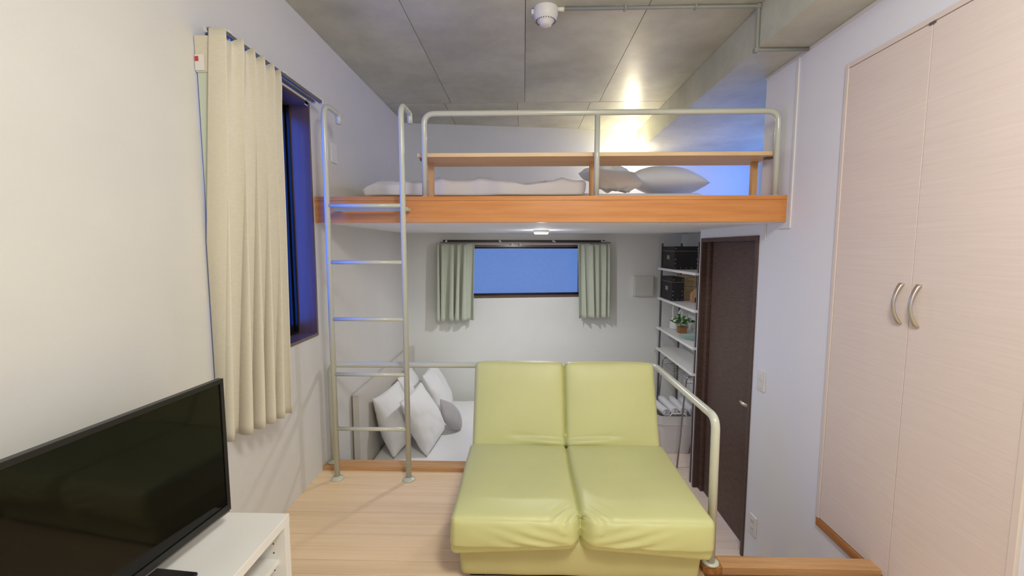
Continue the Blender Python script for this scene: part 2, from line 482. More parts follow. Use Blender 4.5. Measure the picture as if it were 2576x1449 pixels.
bmn = struct(tag(link('ceiling_beam', prism_mesh('ceiling_beam', [(1.18, YB), (XR + 0.14, YB), (XR + 0.14, 2.6), (2.75, 2.6), (2.75, bwy(2.75)), (1.18, bwy(1.18))], 2.302, ZC + 0.1), 'concrete'),
                 'concrete beam and lowered slab along the right side of the ceiling'))
struct(tag(box('trim_5', [(XR - 0.006, XR, YB, 2.734, 2.285, 2.301)], 'white_plastic'), 'thin white moulding where the right wall meets the beam'))
# vertical bead and its foot beside the loft front
struct(tag(box('trim_6', [(XR - 0.008, XR, 2.414, 2.434, 1.405, 2.285), (XR - 0.008, XR, 2.434, 2.52, 1.405, 1.418)], 'white_plastic', bevel=0.002), 'white vertical bead on the right wall beside the loft front'))
struct(tag(box('trim_7', (XR - 0.006, XR, 2.652, 2.668, 1.345, 1.438), 'white_plastic', bevel=0.002), 'short white cable cover on the wall above the brown door'))

# ------------------------------------------------------------------ left window
w1 = struct(tag(thing('window_1', 'dark brown framed window behind the cream curtain', None, (XL, WY0, WZ0))))
wy, wz = WY1 - WY0, WZ1 - WZ0
box('window_jamb', (-0.235, 0.004, wy - 0.016, wy, 0.0, wz), 'dark_frame', w1)
box('window_jamb', (-0.235, 0.004, 0.0, 0.016, 0.0, wz), 'dark_frame', w1)
box('window_sill', (-0.235, 0.006, 0.016, wy - 0.016, 0.0, 0.016), 'dark_frame', w1)
box('window_head', (-0.235, 0.004, 0.016, wy - 0.016, wz - 0.016, wz), 'dark_frame', w1)
for nm, x0, ya, yb in (('sash', -0.150, 0.40, wy - 0.016), ('sash', -0.190, 0.016, 0.42)):
    s = box(nm, [(x0, x0 + 0.030, yb - 0.022, yb, 0.016, wz - 0.016), (x0, x0 + 0.030, ya, ya + 0.030, 0.016, wz - 0.016),
                 (x0, x0 + 0.030, ya + 0.030, yb - 0.022, 0.016, 0.060), (x0, x0 + 0.030, ya + 0.030, yb - 0.022, wz - 0.06, wz - 0.016)], 'sash', w1, bevel=0.002)
    box('pane', (x0 + 0.012, x0 + 0.018, ya + 0.030, yb - 0.022, 0.060, wz - 0.06), 'pane_left', s)
box('sash_track', [(-0.112, -0.100, wy - 0.028, wy - 0.016, 0.016, wz - 0.016), (-0.20, -0.100, 0.016, wy - 0.028, 0.016, 0.026)], 'sash', w1)

# curtain rail of the left window
cr = thing('curtain_rail', 'grey double curtain rail above the left window', 'curtain rail', (XL, 1.6, 2.075))
box('rail', (0.070, 0.088, 0.03, 0.815, 0.0, 0.014), 'rail_grey', cr, bevel=0.002)
box('rail', (0.030, 0.046, 0.03, 0.815, 0.004, 0.018), 'rail_grey', cr, bevel=0.002)
for yb in (0.06, 0.44, 0.80):
    box('bracket', [(0.0, 0.09, yb, yb + 0.022, 0.014, 0.022), (0.0, 0.004, yb - 0.004, yb + 0.026, -0.012, 0.034)], 'white_plastic', cr, bevel=0.001)
box('end_cap', (0.066, 0.092, 0.815, 0.826, -0.004, 0.018), 'white_plastic', cr, bevel=0.002)
box('end_cap', (0.026, 0.050, 0.815, 0.826, 0.0, 0.022), 'white_plastic', cr, bevel=0.002)

# the long cream curtain, gathered at the near side of the window
def sect_left(t, s):
    xs = -1.112 + (-1.168 + 1.112) * min(1, t / 0.5)
    nf = 5.0
    xn, xf = -1.052 - 0.040 * t, -1.080 + 0.030 * t          # near and far line of the folds
    if s < 0.17:
        k = s / 0.17
        k = k * k * (3 - 2 * k) * 0.35 + k * 0.65
        return (xs + (xn - xs) * k, 1.592 - 0.012 * t * math.sin(k * math.pi) - 0.020 * t * k)
    k = (s - 0.17) / 0.83
    y0, y1 = 1.592 - 0.020 * t, 1.955 - 0.110 * t ** 1.3
    amp = (0.013 + 0.020 * t ** 0.7) * (1 + 0.45 * noise.noise(Vector((k * 4.2, 3.1, 0.4 * t))))
    ph = k * nf * 2 * math.pi + 1.1 * noise.noise(Vector((k * 3.0, 1.7, 0.7 * t))) * min(1, k * 6)
    x = xn + (xf - xn) * k + amp * (math.cos(ph) - (1 - k) ** 4)
    yy = y0 + (y1 - y0) * (k ** 0.92) - (0.010 + 0.020 * t) * math.sin(ph) * (0.9 - 0.4 * k)
    pin = math.exp(-((t - 0.03) / 0.07) ** 2)
    x += pin * 0.009 * math.cos(ph * 2) * min(1, k * 8)
    dz = -0.016 * (1 - t) ** 8 * (1 - math.cos(ph)) * 0.8
    return (x, yy, dz)
ct = thing('curtain', 'long cream curtain drawn to the near side of the left window', 'curtain', (0, 0, 0))
o = link('cloth', cloth_mesh('cloth', sect_left, 2.072, 0.572, 40), 'curtain', ct, smooth=True); solidify(o, 0.002)
sh = box('side_hem', (-1.170, -1.100, 1.6035, 1.6055, 1.10, 1.93), 'lining', ct)
box('header_tape', (-1.173, -1.095, 1.600, 1.6035, 1.925, 2.050), 'curtain', ct)
tg = box('care_tag', (-1.186 + 0.012, -1.140, 1.597, 1.599, 1.930, 1.985), 'white_plastic', ct); tag(tg, 'white care tag with a red mark')
box('red_mark', (-1.172, -1.160, 1.5955, 1.597, 1.962, 1.978), 'red', tg)
for i in range(7):
    bm = bmesh.new(); yy = 1.63 + i * 0.052
    add_tube(bm, fillet([(-1.099, yy, 2.0745), (-1.099, yy, 2.058), (-1.085, yy, 2.056)], 0.006, 3), 0.0022, 6)
    link('hook', bm_mesh(bm, 'hook'), 'white_plastic', ct, smooth=True)

# ------------------------------------------------------------------ back window, rail, curtains, vent
w2 = struct(tag(thing('window_2', 'ribbed glass window in the back wall glowing blue with dusk', None)))
bw_obj(w2)
fr = 0.022
box('window_frame', [(BU0, BU1, -0.004, 0.12, BZ0, BZ0 + fr), (BU0, BU1, -0.004, 0.12, BZ1 - fr, BZ1),
                     (BU0, BU0 + fr, -0.004, 0.12, BZ0 + fr, BZ1 - fr), (BU1 - fr, BU1, -0.004, 0.12, BZ0 + fr, BZ1 - fr)], 'dark_frame', w2)
s = box('sash', [(BU0 + fr, BU1 - fr, 0.06, 0.09, BZ0 + fr, BZ0 + fr + 0.018), (BU0 + fr, BU1 - fr, 0.06, 0.09, BZ1 - fr - 0.018, BZ1 - fr)], 'sash', w2)
box('pane', (BU0 + fr, BU1 - fr, 0.072, 0.077, BZ0 + fr + 0.018, BZ1 - fr - 0.018), 'pane_back', s)

br = thing('curtain_rail', 'dark brown curtain rail with white brackets above the back window', 'curtain rail')
bw_obj(br)
ra, rb = bwu(-0.815), bwu(0.845)
box('rail', (ra, rb, -0.020, -0.002, 1.352, 1.378), 'rail_dark', br, bevel=0.002)
box('rail', (ra - 0.03, rb + 0.04, -0.090, -0.076, 1.344, 1.356), 'rail_grey', br, bevel=0.002)
for uu in (ra + 0.03, ra + 0.57, rb - 0.55, rb - 0.03):
    box('bracket', [(uu - 0.010, uu + 0.010, -0.092, -0.018, 1.356, 1.364), (uu - 0.010, uu + 0.010, -0.026, -0.018, 1.356, 1.376)], 'white_plastic', br, bevel=0.001)
for uu in (bwu(-0.13), bwu(-0.05)):
    box('runner', (uu - 0.005, uu + 0.005, -0.088, -0.078, 1.325, 1.344), 'white_plastic', br)

def small_curtain(name, label, x0, x1, xb0, xb1, seed, flip):
    def sec(t, s):
        a = bwu(x0) + (bwu(xb0) - bwu(x0)) * t; b = bwu(x1) + (bwu(xb1) - bwu(x1)) * t
        k = s if not flip else 1 - s
        ph = k ** (0.8) * 5.5 * 2 * math.pi + (2.6 + 0.8 * t) * noise.noise(Vector((k * 3.3, seed, 0.3 * t)))
        am = (0.019 + 0.021 * t ** 0.6) * (0.85 + 0.9 * noise.noise(Vector((k * 5, seed + 3, 0))))
        return (a + (b - a) * s + 0.010 * math.sin(ph * 2) * (0.3 + t), -0.092 + am * math.cos(ph), -0.006 * (1 - t) ** 6 * (1 - math.cos(ph)))
    t = thing(name, label, 'curtain'); bw_obj(t)
    o = link('cloth', cloth_mesh('cloth', sec, 1.340, 0.568, 20), 'curtain_green', t, smooth=True); solidify(o, 0.002)
    for i in range(7):
        uu = bwu(x0) + (bwu(x1) - bwu(x0)) * (i + 0.5) / 7
        box('hook', (uu - 0.002, uu + 0.002, -0.085, -0.081, 1.325, 1.3435), 'white_plastic', t)
    return t
small_curtain('curtain', 'short pale green curtain left of the blue back window', -0.880, -0.505, -0.885, -0.515, 1, False)
small_curtain('curtain', 'short pale green curtain right of the blue back window', 0.535, 0.890, 0.565, 0.888, 5, True)

vt = thing('vent_cover', 'square white ventilation cover on the back wall', 'vent'); bw_obj(vt)
ua, ub = bwu(1.165), bwu(1.385)
box('base', (ua, ub, -0.022, 0.0, 0.782, 1.002), 'white_plastic', vt, bevel=0.003)
box('cover', (ua + 0.008, ub - 0.002, -0.045, -0.028, 0.785, 0.998), 'vent', vt, bevel=0.006, seg=3)
box('spacer', (ua + 0.03, ub - 0.03, -0.028, -0.022, 0.81, 0.975), 'plate_slot', vt)

# ------------------------------------------------------------------ loft
lf = thing('loft_platform', 'sleeping loft with an orange wooden front beam and white underside', 'loft', (0, 0, 0))
o = box('fascia', (XL + 0.001, XR - 0.001, YL, YL + 0.030, ZLB - 0.002, ZLT - 0.024), 'fascia', lf, bevel=0.0015); tag(o, 'orange wooden front beam')
o = box('cap_rail', (XL + 0.001, XR - 0.001, YL - 0.001, YL + 0.12, ZLT - 0.0235, ZLT), 'fascia', lf, bevel=0.0015)
o = link('deck', prism_mesh('deck', [(XL, YL + 0.12), (XR - 0.001, YL + 0.12), (XR - 0.001, 2.735), (2.6, 2.735), (2.6, bwy(2.6)), (XL, bwy(XL))], ZLB + 0.012, ZLT - 0.001), 'shelfwood', lf)
o = link('underside', prism_mesh('underside', [(XL, YL + 0.030), (XR - 0.001, YL + 0.030), (XR - 0.001, 3.63), (1.70, 3.63), (1.70, bwy(1.70)), (XL, bwy(XL))], ZLB, ZLB + 0.0118), 'ceiling_white', lf)
tag(o, 'white ceiling panel under the loft')

# loft guard rail
TR = 0.0158
gr = thing('guard_rail', 'pale green painted tube guard rail along the loft front', 'railing', (0, 0, 0))
YG = 2.512
o = tube('top_bar', [(-0.562, YG, ZLT), (-0.562, YG, 2.044), (1.392, YG, 2.044), (1.392, YG, ZLT)], TR, 'tube', gr, rad=0.062)
tube('post', [(0.405, YG, ZLT), (0.405, YG, 2.03)], TR * 0.95, 'tube', gr)
for x in (-0.562, 0.405, 1.392):
    link('foot_collar', lathe_mesh('foot_collar', [(0.020, 0), (0.020, 0.004), (0.016, 0.007)], 18), 'tube', gr, smooth=True, loc=(x, YG, ZLT))

# open shelf behind the rail
sb = thing('loft_shelf', 'long pine shelf board on posts behind the loft guard rail', 'shelf', (0, 0, 0))
box('board', (-0.613, XR - 0.002, 2.555, 2.862, 1.8165, 1.8385), 'shelfwood', sb, bevel=0.002)
for x in (-0.575, 0.416, 1.392):
    box('post', (x - 0.016, x + 0.016, 2.735, 2.767, ZLT, 1.8165), 'postwood', sb, bevel=0.0015)
for x in (-0.59, 1.40):
    box('bracket', (x - 0.018, x + 0.018, 2.60, 2.63, 1.806, 1.8165), 'rail_grey', sb, bevel=0.001)

# loft bedding
ft = thing('futon', 'thin white mattress lying on the loft floor', 'mattress', (0.05, 3.42, ZLT + 0.0005))
def fdisp(p, u, v, w): return (p.x, p.y, p.z + 0.006 * noise.noise(Vector((p.x * 4, p.y * 4, 0))))
link('mattress', rbox_mesh('mattress', 2.30, 0.86, 0.074, 0.030, (40, 16, 6), fdisp), 'linen_cream', ft, smooth=True, loc=(0, 0, 0.042))
dv = thing('duvet', 'rumpled white duvet spread over the loft mattress', 'duvet', (-0.33, 3.34, ZLT + 0.076))
def ddisp(p, u, v, w):
    k = 0.5 + 0.5 * w
    n1 = noise.noise(Vector((p.x * 2.6 + 3, p.y * 1.6, 1.3))); n2 = noise.noise(Vector((p.x * 5.5, p.y * 3 + 2, 4)))
    rg = (1 - abs(noise.noise(Vector((p.x * 4.3 + p.y * 2.5, p.y * 4.1, 9))))) ** 4      # sharp creases
    n3 = noise.noise(Vector((p.x * 13, p.y * 8, 7)))
    e = max(0, -u - 0.72) / 0.28
    f = max(0, -v - 0.70) / 0.30
    z = p.z + k * (0.034 * n1 + 0.018 * n2 + 0.006 * n3 + 0.016 * rg + 0.002 - 0.050 * e ** 1.6 - 0.018 * f)
    if w < 0: z -= 0.040 * f * (-w)
    return (p.x + 0.02 * n2 * abs(u) ** 4, p.y + f * (0.030 * n2 + 0.022 * n1 - 0.015 * rg), z)
link('quilt', rbox_mesh('quilt', 1.46, 0.96, 0.070, 0.033, (90, 40, 6), ddisp), 'linen', dv, smooth=True, loc=(0, 0, 0.044))
pl = link('pillow', pillow_mesh('pillow', 0.56, 0.40, 0.21, 3, wr=0.006), 'linen_cream', loc=(1.045, 3.22, 1.782), rot=(R(-84), R(5), R(-6)))
for p in pl.data.polygons: p.use_smooth = True
tag(pl, 'plump ivory pillow at the right end of the loft bed', 'pillow', 'pillows on the loft')
pl = link('pillow', pillow_mesh('pillow', 0.38, 0.34, 0.16, 8, wr=0.030), 'linen_cream', loc=(0.615, 2.955, 1.757), rot=(R(-82), R(10), R(8)))
for p in pl.data.polygons: p.use_smooth = True
tag(pl, 'crumpled ivory pillow beside the loft shelf post', 'pillow', 'pillows on the loft')

# lamp on the back wall of the loft
lp = thing('wall_lamp', 'small lit wall lamp glowing on the back wall above the loft', 'lamp', (1.085, bwy(1.085), 2.205), (0, 0, BWA))
o = link('mount', lathe_mesh('mount', [(0.045, 0), (0.045, 0.010), (0.030, 0.018), (0.012, 0.020), (0.012, 0.05)], 24), 'white_plastic', lp, smooth=True, rot=(R(90), 0, 0))
o = link('bulb', lathe_mesh('bulb', [(0.002, -0.032), (0.020, -0.026), (0.031, -0.006), (0.030, 0.010), (0.018, 0.028), (0.002, 0.034)], 20), 'bulb', lp, smooth=True, loc=(0, -0.078, 0))
ld = bpy.data.lights.new('wall_lamp_light', 'POINT'); ld.energy = 7.0; ld.color = (1.0, 0.88, 0.64); ld.shadow_soft_size = 0.035
lo = bpy.data.objects.new('wall_lamp_light', ld); COL.objects.link(lo); lo.location = (1.085, bwy(1.085) - 0.13, 2.205)

# round light under the loft
dl = thing('ceiling_light', 'small round white lit lamp under the loft', 'lamp', (0.14, 3.6, ZLB))
link('housing', lathe_mesh('housing', [(0.064, 0), (0.064, -0.016), (0.060, -0.021)], 40), 'white_plastic', dl, smooth=False)
link('diffuser', lathe_mesh('diffuser', [(0.059, -0.021), (0.058, -0.028), (0.050, -0.032), (0.002, -0.033)], 32), 'lamp_disc', dl, smooth=True)

# ------------------------------------------------------------------ ladder
ldr = thing('ladder', 'pale green painted tube ladder leading up to the loft', 'ladder', (0, 0, 0))
YA = 2.342
for x in (-1.0505, -0.6435):
    sr = tube('side_rail', [(x, YA, 0.004), (x, YA, 2.050), (x, YA + 0.185, 2.050), (x, YA + 0.185, 1.995)], 0.0148, 'tube', ldr, rad=0.075, n=16)
    link('foot_flange', lathe_mesh('foot_flange', [(0.036, 0), (0.036, 0.005), (0.030, 0.009), (0.018, 0.011), (0.016, 0.016)], 24), 'tube', sr, smooth=True, loc=(x, YA, 0.0))
for z in (1.523, 1.221, 0.911, 0.603, 0.292):
    tube('rung', [(-1.0505, YA, z), (-0.6435, YA, z)], 0.0108, 'tube', ldr)
o = box('wall_bracket', [(-1.035, -0.640, 2.386, 2.392, 1.497, 1.522)], 'tube', ldr, bevel=0.002)
for x in (-1.035, -0.652):
    box('bracket_arm', (x, x + 0.020, 2.392, YL - 0.001, 1.499, 1.520), 'tube', ldr, bevel=0.003)
for x in (-1.0505, -0.6435):
    box('bracket_strap', (x - 0.006, x + 0.006, YA + 0.012, 2.388, 1.499, 1.520), 'tube', ldr, bevel=0.001)

# ------------------------------------------------------------------ guard rail of the raised floor
fr_ = thing('guard_rail', 'pale cream tube guard rail running behind the sofa to the steps', 'railing', (0, 0, 0))
YR_ = 2.488
bar = tube('bar', [(-1.135, YR_, 0.022), (-1.135, YR_, 0.618), (0.755, YR_, 0.624), (0.757, 1.692, 0.632), (0.760, 1.692, 0.022)], TR * 1.06, 'tube', fr_, rad=0.050, n=16)
for x, y in ((-1.135, YR_), (0.762, 1.700)):
    link('foot_flange', lathe_mesh('foot_flange', [(0.034, 0), (0.034, 0.006), (0.028, 0.010), (0.018, 0.012), (0.0165, 0.02)], 24), 'tube', bar, smooth=True, loc=(x, y, 0.022))

# ------------------------------------------------------------------ sofa
sf = thing('sofa', 'low lime green leather two seat sofa', 'sofa', (0.218, 1.9, 0))
def wrinkle(side):
    sgn = 1 if side == 'L' else -1          # +1: the seam lies at +u
    def f(p, u, v, w):
        x, y, z = p
        s = (u * sgn + 1) / 2               # 0 outer .. 1 seam
        if w > 0.2: z += 0.016 * (1 - u ** 4) * (1 - v ** 4)
        # sat-on hollow
        if w > 0.5: z -= 0.012 * math.exp(-((s - 0.55) / 0.28) ** 2 - ((v + 0.15) / 0.5) ** 2)
        front = max(0, (-v - 0.75) / 0.25)
        if front > 0:
            y -= 0.016 * front * (1 - w * w) * (1 - u ** 6)
            # drag folds running from the seam down and outwards
            q = s * 1.0 + 0.52 * w
            m = math.exp(-((s - 0.62) / 0.26) ** 2) * max(0.0, 1 - abs(w) ** 3)
            y += front * m * 0.0042 * math.sin(q * 21 + 1.5 * noise.noise(Vector((s * 3, w * 2, 5)))) * (0.5 + 0.5 * noise.noise(Vector((s * 4 + 9, w, 1))) + 0.35)
            y += front * 0.045 * math.exp(-((1 - s) / 0.06) ** 2)
            if w < 0: z += front * (-w) * (0.030 * s - (0.014 if side == 'R' else 0.004) * (1 - s))
            if w < -0.4: y += 0.010 * front
        if w > 0.3:
            m = math.exp(-((s - 0.86) / 0.10) ** 2 - ((v + 0.92) / 0.16) ** 2)
            z += m * 0.006 * math.sin((s * 2.1 - v * 1.3) * 26)
            z -= 0.012 * math.exp(-((1 - s) / 0.035) ** 2)
            z -= 0.003 * math.exp(-((v + 1) / 0.10) ** 2) * (0.5 + 0.5 * math.sin(s * 31)) * max(0, s - 0.35) * 1.5
        # slightly baggy sides
        x += 0.004 * noise.noise(Vector((x * 5, y * 5, z * 9)))
        return (x, y, z)
    return f
for side, xc in (('L', -0.2450), ('R', 0.2450)):
    o = link('seat_cushion', rbox_mesh('seat_cushion', 0.502, 0.640, 0.157, 0.024, (72, 60, 26), wrinkle(side)), 'leather', sf, smooth=True, loc=(xc, -0.030, 0.2135))
    # piping seam along the front top edge
    bm = bmesh.new(); pts = []
    f = wrinkle(side)
    for i in range(41):
        u = -0.97 + 1.94 * i / 40
        p = f(Vector((u * 0.2510, -0.320 + 0.009, 0.0785 - 0.009)), u, -1.0, 0.85)
        pts.append((p[0], p[1] - 0.0005, p[2] - 0.002))
    add_tube(bm, pts, 0.0022, 6)
    link('seam', bm_mesh(bm, 'seam'), 'leather', o, smooth=True)
def backd(side):
    sgn = 1 if side == 'L' else -1
    def f(p, u, v, w):
        x, y, z = p
        s = (u * sgn + 1) / 2
        if v < -0.5:
            y -= 0.016 * (1 - u ** 4) * (1 - w ** 4)
            y += 0.016 * math.exp(-((1 - s) / 0.035) ** 2)
            m = math.exp(-((w + 0.86 - 0.10 * (1 - s)) / 0.10) ** 2)
            y -= m * 0.024 * math.exp(-((s - 0.80) / 0.24) ** 2)
            y += 0.009 * math.exp(-((w + 0.62 + 0.16 * s) / 0.05) ** 2) * (s > 0.35) * min(1, (s - 0.35) * 4)
        if w > 0.5: z += 0.008 * (1 - u ** 4) - 0.006 * math.exp(-((1 - s) / 0.06) ** 2)
        return (x, y, z)
    return f
BA = R(-22)
for side, xc in (('L', -0.2380), ('R', 0.2380)):
    o = link('back_cushion', rbox_mesh('back_cushion', 0.490, 0.125, 0.445, 0.026, (60, 14, 56), backd(side)), 'leather', sf, smooth=True)
    o.location = (xc, 0.405, 0.455); o.rotation_euler = (BA, 0, 0)
def based(p, u, v, w):
    return (p.x * (1 - 0.012 * (1 - w)), p.y - 0.006 * (1 - w * w), p.z + 0.003 * noise.noise(Vector((p.x * 6, p.y * 6, 0))))
link('base', rbox_mesh('base', 0.948, 0.70, 0.152, 0.022, (40, 30, 10), based), 'leather_base', sf, smooth=True, loc=(0, 0.056, 0.090))
for x in (-0.40, 0.40):
    for y in (-0.24, 0.36):
        box('foot', (x - 0.03, x + 0.03, y - 0.03, y + 0.03, 0, 0.018), 'black', sf, bevel=0.003)
box('back_frame', (-0.46, 0.46, 0.300, 0.360, 0.14, 0.34), 'leather_base', sf, bevel=0.01)
box('foot_bar', (-0.42, 0.42, -0.270, -0.255, 0.003, 0.018), 'black', sf)
bm = bmesh.new()                                                         # loose tuck of the cover at the right front corner
pf = [(0.33, -0.335, 0.165), (0.495, -0.325, 0.165), (0.492, -0.322, 0.132), (0.43, -0.334, 0.120), (0.37, -0.338, 0.140)]
a = [bm.verts.new(p) for p in pf]; b = [bm.verts.new((p[0], p[1] + 0.012, p[2])) for p in pf]
bm.faces.new(a); bm.faces.new(b)
for i in range(5): bm.faces.new((a[i], a[(i + 1) % 5], b[(i + 1) % 5], b[i]))
bmesh.ops.bevel(bm, geom=bm.edges[:], offset=0.005, segments=3, affect='EDGES')
link('cover_flap', bm_mesh(bm, 'cover_flap'), 'leather', sf, smooth=True)

# ------------------------------------------------------------------ television and its stand
ts = thing('tv_stand', 'low white open television stand against the left wall', 'tv stand', (0, 0, 0))
SX0, SX1, SY0, SY1, SZ = XL + 0.012, -0.796, 0.22, 1.394, 0.400
box('top', (SX0, SX1, SY0, SY1, SZ - 0.031, SZ), 'whitewood', ts, bevel=0.0015)
box('side_panel', (SX0, SX1 - 0.001, SY1 - 0.030, SY1 - 0.0005, 0.0, SZ - 0.031), 'whitewood', ts, bevel=0.001)
box('side_panel', (SX0, SX1 - 0.001, SY0 + 0.0005, SY0 + 0.030, 0.0, SZ - 0.031), 'whitewood', ts, bevel=0.001)
box('shelf', (SX0 + 0.01, SX1 - 0.026, SY0 + 0.030, SY1 - 0.030, 0.238, 0.256), 'whitewood', ts, bevel=0.001)
box('bottom_panel', (SX0 + 0.01, SX1 - 0.004, SY0 + 0.030, SY1 - 0.030, 0.035, 0.055), 'whitewood', ts, bevel=0.001)
box('back_panel', (SX0, SX0 + 0.008, SY0 + 0.030, SY1 - 0.030, 0.0, SZ - 0.031), 'whitewood', ts)
for z in (0.310, 0.278, 0.216, 0.184):
    link('peg_hole', lathe_mesh('peg_hole', [(0.0026, 0), (0.0026, 0.0008)], 10), 'hole', ts, loc=(-0.838, SY1 - 0.0300, z), rot=(R(90), 0, 0))

tv = thing('television', 'black flat television standing on the white stand', 'television', (-0.940, 1.316, SZ))
tv.rotation_euler = (0, 0, math.atan2(0.052, 0.541) * -1)
TW, TH, tz0 = 0.735, 0.431, 0.062
# local frame: screen faces +X, runs along -Y from the far edge
box('bezel', [(-0.020, 0.0, -TW, 0, tz0 + TH - 0.014, tz0 + TH), (-0.020, 0.0, -TW, 0, tz0, tz0 + 0.022),
              (-0.020, 0.0, -0.013, 0, tz0 + 0.022, tz0 + TH - 0.014), (-0.020, 0.0, -TW, -TW + 0.013, tz0 + 0.022, tz0 + TH - 0.014)], 'black', tv, bevel=0.0015)
box('screen', (-0.018, -0.004, -TW + 0.012, -0.012, tz0 + 0.021, tz0 + TH - 0.013), 'screen', tv)
box('rear_shell', (-0.052, -0.0185, -TW + 0.06, -0.06, tz0 + 0.03, tz0 + TH - 0.05), 'black', tv, bevel=0.012)
box('lower_lip', (-0.016, -0.002, -TW + 0.004, -0.004, tz0 - 0.006, tz0), 'rail_grey', tv, bevel=0.001)
box('neck', (-0.045, -0.015, -TW / 2 - 0.05, -TW / 2 + 0.05, 0.010, tz0 + 0.05), 'black', tv, bevel=0.004)
box('pedestal', (-0.110, 0.066, -TW / 2 - 0.19, -TW / 2 + 0.165, 0.0, 0.012), 'black', tv, bevel=0.006, seg=3)

# ------------------------------------------------------------------ brown sliding door
d1 = struct(tag(thing('door_1', 'dark brown sliding door in the right wall below the loft', None, (XR, DY0, ZLOW))))
dw, dh = DY1 - DY0, DZ1 - ZLOW
box('door_frame', [(-0.010, 0.130, 0.0, 0.028, 0, dh), (-0.010, 0.130, dw - 0.028, dw, 0, dh), (-0.010, 0.130, 0.028, dw - 0.028, dh - 0.030, dh)], 'door', d1, bevel=0.0015)
leaf = box('door_leaf', (0.052, 0.086, 0.028, dw - 0.050, 0.006, dh - 0.031), 'door', d1, bevel=0.0015)
box('door_stop', (0.030, 0.050, dw - 0.085, dw - 0.028, 0, dh - 0.030), 'door', d1)
hd = thing('h', None, None); bpy.data.objects.remove(hd)
bm = bmesh.new()
hz = 0.288 - ZLOW
add_tube(bm, [(0.052, 0.060, hz - 0.004), (0.020, 0.062, hz - 0.004), (0.006, 0.075, hz - 0.004), (0.000, 0.105, hz - 0.002), (0.006, 0.135, hz), (0.018, 0.150, hz)], lambda t: 0.009 + 0.005 * math.sin(t * math.pi), 10)
tag(link('handle', bm_mesh(bm, 'handle'), 'steel', leaf, smooth=True), 'short curved metal handle')
link('rosette', lathe_mesh('rosette', [(0.017, 0), (0.017, 0.006), (0.013, 0.008)], 18), 'steel', leaf, smooth=True, loc=(0.052, 0.070, hz - 0.004), rot=(0, R(-90), 0))

# ------------------------------------------------------------------ closet in the right wall
CY0, CY1, CZ1 = 1.252, 2.043, 2.083
cs = thing('closet', 'built in closet with two tall pale wood grain doors', 'closet', (0, 0, 0))
box('closet_frame', [(XR - 0.012, XR - 0.0005, CY1, CY1 + 0.020, 0.0, CZ1 + 0.022), (XR - 0.012, XR - 0.0005, CY0 - 0.022, CY0, 0.0, CZ1 + 0.022),
                     (XR - 0.012, XR - 0.0005, CY0, CY1, CZ1 + 0.002, CZ1 + 0.022)], 'closet_frame', cs, bevel=0.002)
sy = 1.6465
for ya, yb, hy in ((sy + 0.0015, CY1 - 0.002, 1.684), (CY0 + 0.002, sy - 0.0015, 1.611)):
    dr = box('closet_door', (XR - 0.008, XR - 0.001, ya, yb, 0.003, CZ1), 'closet', cs, bevel=0.001)
    bm = bmesh.new(); z0, z1 = 1.012, 1.168
    pts = []
    for i in range(15):
        t = i / 14
        pts.append((XR - 0.008 - 0.030 * math.sin(math.pi * t) ** 0.75, hy + 0.002 * (t - 0.5), z0 + (z1 - z0) * t))
    rings = []
    for i, p in enumerate(pts):                                # flat bow handle, wider at its feet
        t = i / 14; wv = 0.0065 + 0.003 * abs(2 * t - 1) ** 2; th = 0.0042 + 0.004 * abs(2 * t - 1) ** 4
        rings.append([bm.verts.new((p[0] + dx * th, p[1] + dy * wv, p[2])) for dx, dy in ((-1, -0.7), (-1, 0.7), (-0.4, 1), (0.6, 1), (1, 0.7), (1, -0.7), (0.6, -1), (-0.4, -1))])
    for A, B in zip(rings, rings[1:]):
        for k in range(8): bm.faces.new((A[k], A[(k + 1) % 8], B[(k + 1) % 8], B[k]))
    bm.faces.new(rings[0]); bm.faces.new(rings[-1])
    tag(link('handle', bm_mesh(bm, 'handle'), 'steel', dr, smooth=True), 'bow shaped metal handle')
box('catch', (XR - 0.013, XR - 0.008, sy - 0.012, sy + 0.012, CZ1 - 0.006, CZ1 + 0.002), 'rail_grey', cs)

# ------------------------------------------------------------------ plates
sw = thing('light_switch', 'white rocker switch plate beside the brown door', 'switch', (XR, 2.614, 0.504))
box('plate', (-0.009, 0, -0.037, 0.037, -0.061, 0.061), 'white_plastic', sw, bevel=0.002)
box('rocker', (-0.013, -0.009, -0.022, 0.022, 0.002, 0.046), 'white_plastic', sw, bevel=0.0015)
box('rocker', (-0.012, -0.009, -0.022, 0.022, -0.046, -0.002), 'white_plastic', sw, bevel=0.0015)
ol = thing('wall_socket', 'white double socket low on the wall beside the brown door', 'socket', (XR, 2.625, -0.420))
box('plate', (-0.009, 0, -0.037, 0.037, -0.061, 0.061), 'white_plastic', ol, bevel=0.002)
for z in (-0.024, 0.024):
    f = box('socket_face', (-0.011, -0.009, -0.018, 0.018, z - 0.020, z + 0.020), 'white_plastic', ol, bevel=0.001)
    box('slot', [(-0.0113, -0.0108, -0.009, -0.006, z - 0.008, z + 0.008), (-0.0113, -0.0108, 0.006, 0.009, z - 0.008, z + 0.008)], 'plate_slot', f)
o2 = thing('wall_socket', 'white socket plate on the left wall above the loft', 'socket', (XL, 2.733, 1.878))
box('plate', (0, 0.009, -0.040, 0.040, -0.058, 0.058), 'white_plastic', o2, bevel=0.002)
box('socket_face', (0.009, 0.011, -0.018, 0.018, -0.044, 0.0), 'white_plastic', o2, bevel=0.001)

